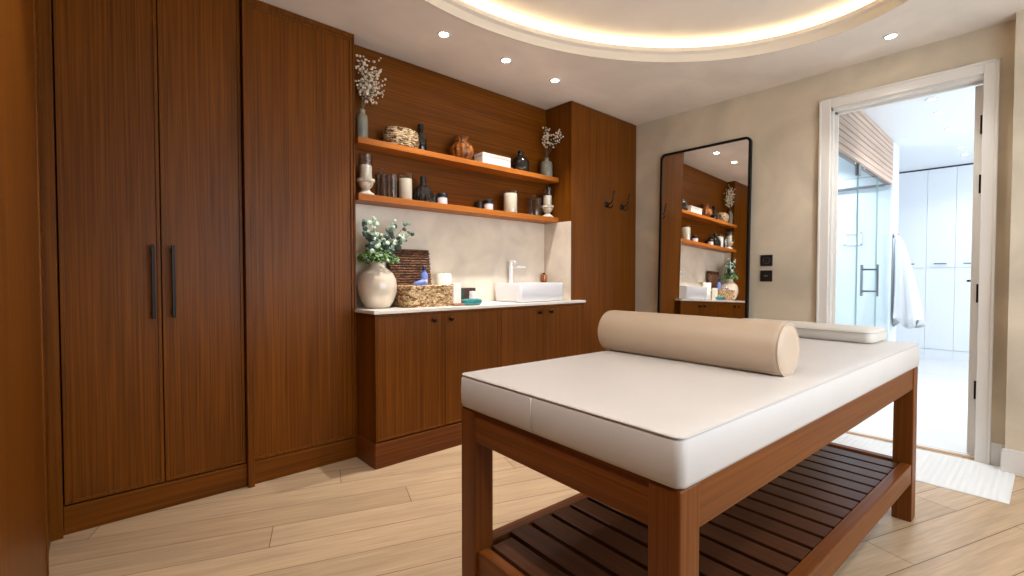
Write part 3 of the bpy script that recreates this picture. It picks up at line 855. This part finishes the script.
for k in range(9):
    z = .008+k*.0125; s = 1+.10*math.sin(PI*k/8)-.04*(k > 7)
    pts = []
    for i in range(64):
        a = 2*PI*i/64; wv = 1+.02*(1 if (i+k) % 2 else -1)
        pts.append((.105*s*wv*math.cos(a), .058*s*wv*math.sin(a), z))
    tube(bm, pts, .0075, 6, closed=True)
loft(bm, [[(.1*math.cos(2*PI*i/32), .053*math.sin(2*PI*i/32), z) for i in range(32)] for z in (.003, .05, .112)])
obj('body', bm, M['shelf_basket'], rb, smooth='all')
bottle('glass_bottle', 'dark brown bottle with black cap right of the oval basket', (1.648, 2.742, ZS), [(0, 0), (.036, 0), (.039, .005), (.039, .105), (.032, .128), (.017, .142), (.016, .158), (0, .158)], M['brownglass'],
       [(0, .1585), (.020, .1585), (.020, .190), (.017, .194), (0, .194)], M['black_plastic'])
av = bottle('glass_vase', 'ribbed amber glass vase in the middle of the upper shelf', (1.955, 2.705, ZS), [(0, 0), (.050, 0), (.058, .006), (.078, .035), (.084, .065), (.076, .095), (.052, .118), (.040, .126), (.042, .138), (.056, .160), (.052, .160), (.037, .138), (.035, .126), (.048, .114), (.071, .092), (.078, .065), (.073, .038), (.05, .012), (0, .010)], M['amber'], ribs=12, depth=.045, n=96, cat='vase')
tb_ = thing('keepsake_box', 'white lidded box on the upper shelf', 'box', (2.25, 2.717, ZS))
obj('body', rbox(-.135, .135, -.052, .052, 0, .058, r=.003), M['white_box'], tb_)
obj('lid', rbox(-.136, .136, -.053, .053, .0585, .082, r=.004), M['white_box'], tb_)
bottle('glass_bottle', 'round black bottle beside the white box', (2.53, 2.71, ZS), [(0, 0), (.064, 0), (.069, .006), (.070, .07), (.062, .10), (.040, .122), (.022, .132), (.020, .142), (0, .142)], M['blackglass'],
       [(0, .1425), (.024, .1425), (.024, .165), (.020, .169), (0, .169)], M['black_plastic'])

# ------------------------------------------------------------------ things on the lower shelf
ZL = Z2+.0005
def pedestal(label, loc):
    t_ = thing('candle_pedestal', label, 'candle holder', loc, group='whitewashed candle pedestals')
    b_ = bmesh.new()
    lathe(b_, [(0, 0), (.050, 0), (.052, .006), (.046, .014), (.030, .024), (.022, .036), (.024, .044), (.036, .054), (.044, .072), (.042, .078), (.052, .084), (.053, .100), (.045, .101), (.043, .096), (0, .096)], n=36)
    obj('body', b_, M['pedestal'], t_, smooth=True)
    return t_
def glass_sleeve(name, label, loc, r, h, cat, group):
    t_ = thing(name, label, cat, loc, group=group)
    b_ = bmesh.new(); lathe(b_, [(r, 0), (r, h), (r*1.03, h+.002), (r*.94, h+.002), (r*.94, 0), (r, 0)], n=32)
    obj('body', b_, M['glass'], t_, smooth=True); return t_
for (x, lab, side) in ((1.243, 'left end', 0), (2.832, 'right end', 1)):
    pedestal('whitewashed candle pedestal at the %s of the lower shelf' % lab, (x, 2.705, ZL))
    pillar_candle('pillar_candle', 'short cream candle on the pedestal at the %s of the lower shelf' % lab, (x, 2.705, ZL+.0970), .037, .085)
    glass_sleeve('glass_sleeve', 'clear glass sleeve around the candle on the %s pedestal' % lab.split()[0], (x, 2.705, ZL+.0970), .041, .150, 'candle glass', 'glass sleeves on the candle pedestals')
def glass_jar(label, loc, r, h):
    t_ = thing('glass_jar', label, 'jar', loc, group='lidded clear glass jars on the lower shelf')
    b_ = bmesh.new(); lathe(b_, [(0, 0), (r, 0), (r, h), (r*.93, h), (r*.93, .008), (0, .008)], n=32); obj('body', b_, M['glass'], t_, smooth=True)
    b_ = bmesh.new(); lathe(b_, [(0, h+.0005), (r*1.05, h+.0005), (r*1.05, h+.006), (r*.6, h+.014), (.008, h+.018), (.007, h+.026), (.014, h+.034), (.013, h+.042), (0, h+.046)], n=32); obj('lid', b_, M['glass'], t_, smooth=True)
    return t_
glass_jar('clear glass jar with knobbed lid right of the left pedestal', (1.352, 2.725, ZL), .036, .142)
glass_jar('clear glass jar with knobbed lid left of the right pedestal', (2.690, 2.715, ZL), .056, .140)
tall = glass_sleeve('glass_tumbler', 'tall clear glass tumbler between the lidded jar and the cream candle', (1.408, 2.69, ZL), .030, .145, 'glass', 'clear glasses on the lower shelf')
for (x, r, h, gh, lab) in ((1.512, .041, .132, .172, 'left of the dark ribbed bottle'), (2.418, .052, .145, .172, 'left of the large lidded glass jar')):
    pillar_candle('pillar_candle', 'tall cream candle in a glass %s' % lab, (x, 2.705, ZL+.006), r, h)
    t_ = thing('candle_glass', 'clear glass holding the tall cream candle %s' % lab, 'candle glass', (x, 2.705, ZL), group='glasses holding the tall cream candles')
    b_ = bmesh.new(); R = r+.007; lathe(b_, [(0, 0), (R, 0), (R, gh), (R*.95, gh), (R*.95, .005), (0, .005)], n=32); obj('body', b_, M['glass'], t_, smooth=True)
bottle('reed_bottle', 'dark ribbed bottle with a black neck on the lower shelf', (1.645, 2.71, ZL), [(0, 0), (.060, 0), (.066, .006), (.066, .055), (.055, .088), (.034, .112), (.022, .122), (0, .124)], M['blackglass'], [(0, .1245), (.021, .1245), (.019, .172), (0, .172)], M['black_plastic'], ribs=14, depth=.04, n=84)
def cream_jar(label, loc, pal):
    t_ = thing('cosmetic_jar', label, 'jar', loc, group='small black-lidded white jars on the lower shelf')
    b_ = bmesh.new(); lathe(b_, [(0, 0), (.032, 0), (.034, .004), (.034, .046), (.030, .050), (0, .050)], n=28); obj('body', b_, M['ceramic'], t_, smooth=True)
    b_ = bmesh.new(); lathe(b_, [(0, .0505), (.0365, .0505), (.0365, .073), (.033, .077), (0, .077)], n=28); obj('lid', b_, M['black_plastic'], t_, smooth=True)
    return t_
j = cream_jar('small white jar with black lid right of the dark ribbed bottle', (1.790, 2.70, ZL), 0)
dup(j, (2.196, 2.70, ZL), 'small white jar with black lid alone in mid lower shelf')
def black_jar(label, loc):
    t_ = thing('cosmetic_jar', label, 'jar', loc, group='small all-black jars on the lower shelf')
    b_ = bmesh.new(); lathe(b_, [(0, 0), (.028, 0), (.030, .004), (.030, .045), (0, .045)], n=28); obj('body', b_, M['black_plastic'], t_, smooth=True)
    b_ = bmesh.new(); lathe(b_, [(0, .0455), (.031, .0455), (.031, .064), (0, .066)], n=28); obj('lid', b_, M['black_plastic'], t_, smooth=True)
    return t_
j = black_jar('small black jar close behind the white jar near the ribbed bottle', (1.755, 2.757, ZL))
dup(j, (2.155, 2.757, ZL), 'small black jar close behind the white jar in mid shelf')

# ------------------------------------------------------------------ leaning mirror
mw, mh = .772, 2.168
tilt = math.atan2(.054, mh)
mi = thing('floor_mirror', 'tall black framed mirror leaning against the right wall', 'mirror', (3.7435, 1.847, .001))
mi.rotation_euler = (0, tilt, 0)
def plate(loop, z0, z1): pass
outer_ = rrect(mw, mh, .045, 8); inner_ = rrect(mw-.036, mh-.036, .030, 8)
bm = bmesh.new()
P3 = lambda L, x: [(x, y, z+mh/2) for y, z in L]
loft(bm, [P3(outer_, 0), P3(outer_, .028), P3(inner_, .028), P3(inner_, 0), P3(outer_, 0)], False, False)
bmesh.ops.remove_doubles(bm, verts=bm.verts[:], dist=1e-5)
obj('frame', bm, M['black'], mi)
bm = bmesh.new(); loft(bm, [P3(rrect(mw-.034, mh-.034, .031, 8), .008), P3(rrect(mw-.034, mh-.034, .031, 8), .016)])
obj('glass', bm, M['mirror'], mi)

# sockets on the wall
def plate_thing(name, label, z, socket):
    t_ = thing(name, label, 'socket' if socket else 'switch', (XM, 1.348, z))
    obj('plate', rbox(-.010, 0, -.0425, .0425, -.0425, .0425, r=.003), M['black_plastic'], t_)
    b_ = bmesh.new()
    if socket:
        lathe(b_, [(.026, 0), (.026, .003), (.021, .003), (.021, 0), (.026, 0)], n=28)
        lathe(b_, [(0, 0), (.003, 0), (.003, .002), (0, .002)], (.009, 0, 0), 8); lathe(b_, [(0, 0), (.003, 0), (.003, .002), (0, .002)], (-.009, 0, 0), 8)
    else:
        merge(b_, rbox(-.006, .006, -.014, .014, 0, .008, r=.003))
    bmesh.ops.rotate(b_, verts=b_.verts[:], cent=(0, 0, 0), matrix=Matrix.Rotation(-PI/2, 3, 'Y'))
    bmesh.ops.translate(b_, verts=b_.verts[:], vec=(-.010, 0, 0))
    obj('ring' if socket else 'toggle', b_, plain('socket_grey', (64, 64, 66), .4) if socket else M['steel'], t_, smooth=True)
plate_thing('wall_socket', 'upper black square wall socket beside the mirror', 1.203, True)
plate_thing('light_switch', 'lower black square switch plate beside the mirror', 1.085, False)

# ------------------------------------------------------------------ massage table
TR = math.radians(-2.9)
ta = thing('massage_table', 'wooden massage table with thick cream cushion top and slatted shelf', 'massage table', (.799, .423, 0), TR)
L, W_, LG = 1.930, .746, .070
e = .002
for (a, b) in ((e, e), (L-e-LG, e), (e, W_-e-LG), (L-e-LG, W_-e-LG)):
    obj('leg', rbox(a, a+LG, b, b+LG, 0, .682, r=.003), M['tab_z'], ta)
az0, az1 = .588, .682
obj('apron', rbox(e+LG, L-e-LG, e+.004, e+.030, az0, az1, r=.002), M['tab_x'], ta)
obj('apron', rbox(e+LG, L-e-LG, W_-e-.030, W_-e-.004, az0, az1, r=.002), M['tab_x'], ta)
obj('apron', rbox(e+.004, e+.030, e+LG, W_-e-LG, az0, az1, r=.002), M['tab_y'], ta)
obj('apron', rbox(L-e-.030, L-e-.004, e+LG, W_-e-LG, az0, az1, r=.002), M['tab_y'], ta)
sz0, sz1 = .172, .256
obj('shelf_rail', rbox(e+LG-.001, L-e-LG+.001, e+.003, e+.042, sz0, sz1, r=.003), M['tab_x'], ta)
obj('shelf_rail', rbox(e+LG-.001, L-e-LG+.001, W_-e-.042, W_-e-.003, sz0, sz1, r=.003), M['tab_x'], ta)
obj('shelf_rail', rbox(e+.012, e+.050, e+LG-.001, W_-e-LG+.001, sz0, sz1, r=.003), M['tab_y'], ta)
obj('shelf_rail', rbox(L-e-.050, L-e-.012, e+LG-.001, W_-e-LG+.001, sz0, sz1, r=.003), M['tab_y'], ta)
bm = bmesh.new()
p_ = .0943
k = 0
while .066+k*p_+p_-.012 < L-.05:
    a0 = .066+k*p_
    y0_, y1_ = e+.044, W_-e-.044
    if a0 < e+LG+.002 or a0+p_ > L-e-LG: y0_, y1_ = e+LG+.002, W_-e-LG-.002
    merge(bm, rbox(a0, a0+p_-.017, y0_, y1_, .226, .254, r=.002)); k += 1
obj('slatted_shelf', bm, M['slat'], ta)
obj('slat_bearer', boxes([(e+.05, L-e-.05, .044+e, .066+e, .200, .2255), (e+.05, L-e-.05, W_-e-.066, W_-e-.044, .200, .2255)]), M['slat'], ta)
# cushion: crowned top, near vertical sides
bm = bmesh.new()
cz0, cz1 = .683, .782
def cl(s, z, r=.022): return [(x, y, z) for x, y in rrect(L+.006-2*s, W_+.006-2*s, r, 6, L/2, W_/2)]
loft(bm, [cl(.012, cz0), cl(.003, cz0+.002), cl(.0, cz0+.010), cl(-.0015, cz0+.05), cl(.0, cz1-.012), cl(.002, cz1-.006), cl(.005, cz1)], True, False)
top = [v for v in bm.verts if abs(v.co.z-cz1) < 1e-4]
# crowned top surface as a grid stitched inside
gx, gy = 40, 18
gv = {}
def crown(u, v): return .012*(1-(2*u-1)**4)*(1-(2*v-1)**4)
inner = [(x, y) for x, y in rrect(L+.006-2*.03, W_+.006-2*.03, .012, 6, L/2, W_/2)]
loops2 = [cl(.005, cz1), cl(.010, cz1+.0025, .02)]
prev = top
loft(bm, [cl(.005, cz1), cl(.010, cz1+.0015, .02), cl(.05, cz1+.003, .018), cl(.12, cz1+.004, .016), cl(.25, cz1+.0045, .012), cl(.36, cz1+.005, .006)], False, True)
bmesh.ops.remove_doubles(bm, verts=bm.verts[:], dist=2e-4)
cu = obj('cushion', bm, M['leather'], ta, smooth='all', label='thick cream leather cushion top')
bm = bmesh.new()
tube(bm, cl(.0025, cz1-.0015), .0026, 8, closed=True)
obj('piping', bm, M['leather_piping'], cu, smooth='all')
bm = bmesh.new()
tube(bm, [(-.0046, .412, cz0+.006), (-.0056, .412, cz0+.05), (-.0040, .412, cz1-.006)], .0022, 6)
obj('seam', bm, M['leather'], cu, smooth='all')

def on_table(a, b, z):
    c, s = math.cos(TR), math.sin(TR)
    return (.799+a*c-b*s, .423+a*s+b*c, z)
# bolster
R = .083; BL = .665
bo = thing('bolster', 'round beige leather bolster cushion lying across the table', 'bolster', on_table(.735, .425, cz1-.004), TR)
bm = bmesh.new()
prof = [(0, -BL/2-.004), (R*.55, -BL/2-.006), (R*.84, -BL/2-.003), (R*.95, -BL/2+.002), (R*.99, -BL/2+.009), (R, -BL/2+.020), (R*1.008, -BL/4), (R*1.01, 0), (R*1.008, BL/4), (R, BL/2-.020), (R*.99, BL/2-.009), (R*.95, BL/2-.002), (R*.84, BL/2+.003), (R*.55, BL/2+.006), (0, BL/2+.004)]
lathe(bm, prof, n=64)
bmesh.ops.rotate(bm, verts=bm.verts[:], cent=(0, 0, 0), matrix=Matrix.Rotation(-PI/2, 3, 'X'))
bmesh.ops.translate(bm, verts=bm.verts[:], vec=(0, 0, R))
bs_ = obj('cover', bm, M['bolster'], bo, smooth='all')
bm = bmesh.new()
for s in (-1, 1):
    tube(bm, [(R*.945*math.cos(2*PI*k/48), s*(BL/2-.001), R+R*.945*math.sin(2*PI*k/48)) for k in range(48)], .0030, 6, closed=True)
tube(bm, [(-R*.62, -BL/2+.01+(BL-.02)*k/12, R-R*.795) for k in range(13)], .0026, 6)
obj('piping', bm, M['bolster'], bs_, smooth='all')
# face pillow
pz = thing('pillow', 'flat cream leather pillow at the far end of the table', 'pillow', on_table(1.822, .440, cz1+.0045), TR)
bm = bmesh.new()
pw, pd = .25, .655
def pl(s, z, r=.035): return [(x, y, z) for x, y in rrect(pw-2*s, pd-2*s, r, 6)]
loft(bm, [pl(.012, 0), pl(.003, .004), pl(0, .012), pl(0, .044), pl(.004, .052), pl(.014, .058), pl(.05, .062, .03), pl(.10, .063, .02)], True, True)
pb = obj('cover', bm, M['pillow'], pz, smooth='all')
bm = bmesh.new(); tube(bm, pl(-.001, .047), .0024, 6, closed=True)
obj('piping', bm, M['leather_piping'], pb, smooth='all')

# ------------------------------------------------------------------ bath mat
ma = thing('bath_mat', 'white ribbed cotton mat on the floor before the bathroom door', 'mat', (3.53, .56, 0.0005), math.radians(-1.5))
bm = bmesh.new()
ml, mwid = 1.04, .60
nr = 150
for i in range(nr+1):
    pass
rows = []
for i in range(nr+1):
    y = -ml/2+ml*i/nr
    z = .009+.0025*math.sin(i*PI/2.0)
    rows.append([bm.verts.new((-mwid/2+mwid*k/12, y, z if 0 < k < 12 and 0 < i < nr else .001)) for k in range(13)])
for A, B in zip(rows, rows[1:]):
    for k in range(12): bm.faces.new((A[k], A[k+1], B[k+1], B[k]))
bot = [bm.verts.new((sx*mwid/2, sy*ml/2, 0)) for sx, sy in ((-1, -1), (1, -1), (1, 1), (-1, 1))]
bm.faces.new(bot[::-1])
obj('pile', bm, M['mat'], ma, smooth='all')

# ------------------------------------------------------------------ downlights
def spot(name, loc, e, size=105, blend=.5, col=(1, .955, .895), r=.03, aim=None):
    l = bpy.data.lights.new(name, 'SPOT'); l.energy = e; l.spot_size = math.radians(size); l.spot_blend = blend
    l.color = col; l.shadow_soft_size = r
    o = bpy.data.objects.new(name, l); COL.objects.link(o); o.location = loc
    return o
def downlight(label, loc, cool=False, group='ceiling downlights'):
    t_ = thing('downlight', label, 'downlight', loc, group=group)
    b_ = bmesh.new(); lathe(b_, [(.027, -.001), (.040, -.001), (.040, -.004), (.037, -.006), (.027, -.005), (.027, -.001)], n=32)
    obj('trim_ring', b_, M['white_paint'], t_, smooth=True)
    b_ = bmesh.new(); lathe(b_, [(0, -.0045), (.0265, -.0040), (.0265, -.0015), (0, -.0015)], n=28)
    obj('lens', b_, M['lamp_cool'] if cool else M['lamp'], t_)
    return t_
E_SPOT = 34
DL = [((1.558, 2.328), 'round ceiling downlight, leftmost of the three above the wash counter'),
      ((2.045, 2.331), 'round ceiling downlight, middle of the three above the wash counter'),
      ((2.515, 2.329), 'round ceiling downlight, rightmost of the three above the wash counter'),
      ((3.536, .578), 'round ceiling downlight above the bathroom doorway'),
      ]
for (x, y), lab in DL:
    downlight(lab, (x, y, H)); spot('downlight_beam', (x, y, H-.012), E_SPOT*1.6 if y > 2 else E_SPOT*.8, 84 if y > 2 else 105, .9, r=.02)
for (x, y) in ((.28, .5), (.28, 1.3), (1.0, -.62), (2.0, -.62), (3.0, -.62)):
    downlight('round ceiling downlight outside the picture', (x, y, H), group='ceiling downlights outside the frame'); spot('downlight_beam', (x, y, H-.012), E_SPOT*(1.2 if x < .5 else .6))
BD = [(4.945, .548), (5.39, .548), (6.053, .540), (7.004, .528), (7.46, .528)]
for i, (x, y) in enumerate(BD):
    downlight('bathroom ceiling downlight, %s counting from the doorway' % ('first', 'second', 'third', 'fourth', 'fifth')[i], (x, y, BC), True, 'bathroom ceiling downlights')
    spot('bath_beam', (x, y, BC-.012), 10, 130, .6, (.93, .96, 1))

for (x, y) in ((4.9, 1.65), (5.8, 1.65)):  # unseen lamps added to lift the dark shower interior
    downlight('added unseen downlight brightening the shower behind the planked bulkhead', (x, y, BC), True, 'added shower fill lights')
    spot('shower_fill_beam', (x, y, BC-.012), 60, 130, .6, (.95, .98, 1))
# ------------------------------------------------------------------ daylight
def area(name, loc, rot, sx, sy, e, col):
    l = bpy.data.lights.new(name, 'AREA'); l.shape = 'RECTANGLE'; l.size = sx; l.size_y = sy; l.energy = e; l.color = col
    o = bpy.data.objects.new(name, l); COL.objects.link(o); o.location = loc; o.rotation_euler = rot
    return o
area('daylight_bathroom', ((B0+B1)/2, -1.95, 1.4), (PI/2, 0, 0), 2.9, 1.75, 60, (.96, .98, 1))
area('daylight_room', ((W0+W1)/2, YB-.35, 1.4), (PI/2, 0, 0), 2.7, 1.6, 40, (.97, .98, 1))
wld = bpy.data.worlds.new('sky'); S.world = wld; wld.use_nodes = True
bg = wld.node_tree.nodes['Background']; bg.inputs['Color'].default_value = (.75, .86, 1, 1); bg.inputs['Strength'].default_value = 1.2

# ------------------------------------------------------------------ camera
cam = bpy.data.cameras.new('camera'); co = bpy.data.objects.new('camera', cam); COL.objects.link(co)
yaw, pitch, f = .83797, -.0244, 466.6
fw = Vector((math.cos(yaw)*math.cos(pitch), math.sin(yaw)*math.cos(pitch), math.sin(pitch)))
co.location = (0, 0, 1.08)
co.rotation_euler = fw.to_track_quat('-Z', 'Y').to_euler()
cam.sensor_width = 36; cam.lens = 36*f/1024; cam.clip_start = .02
S.camera = co
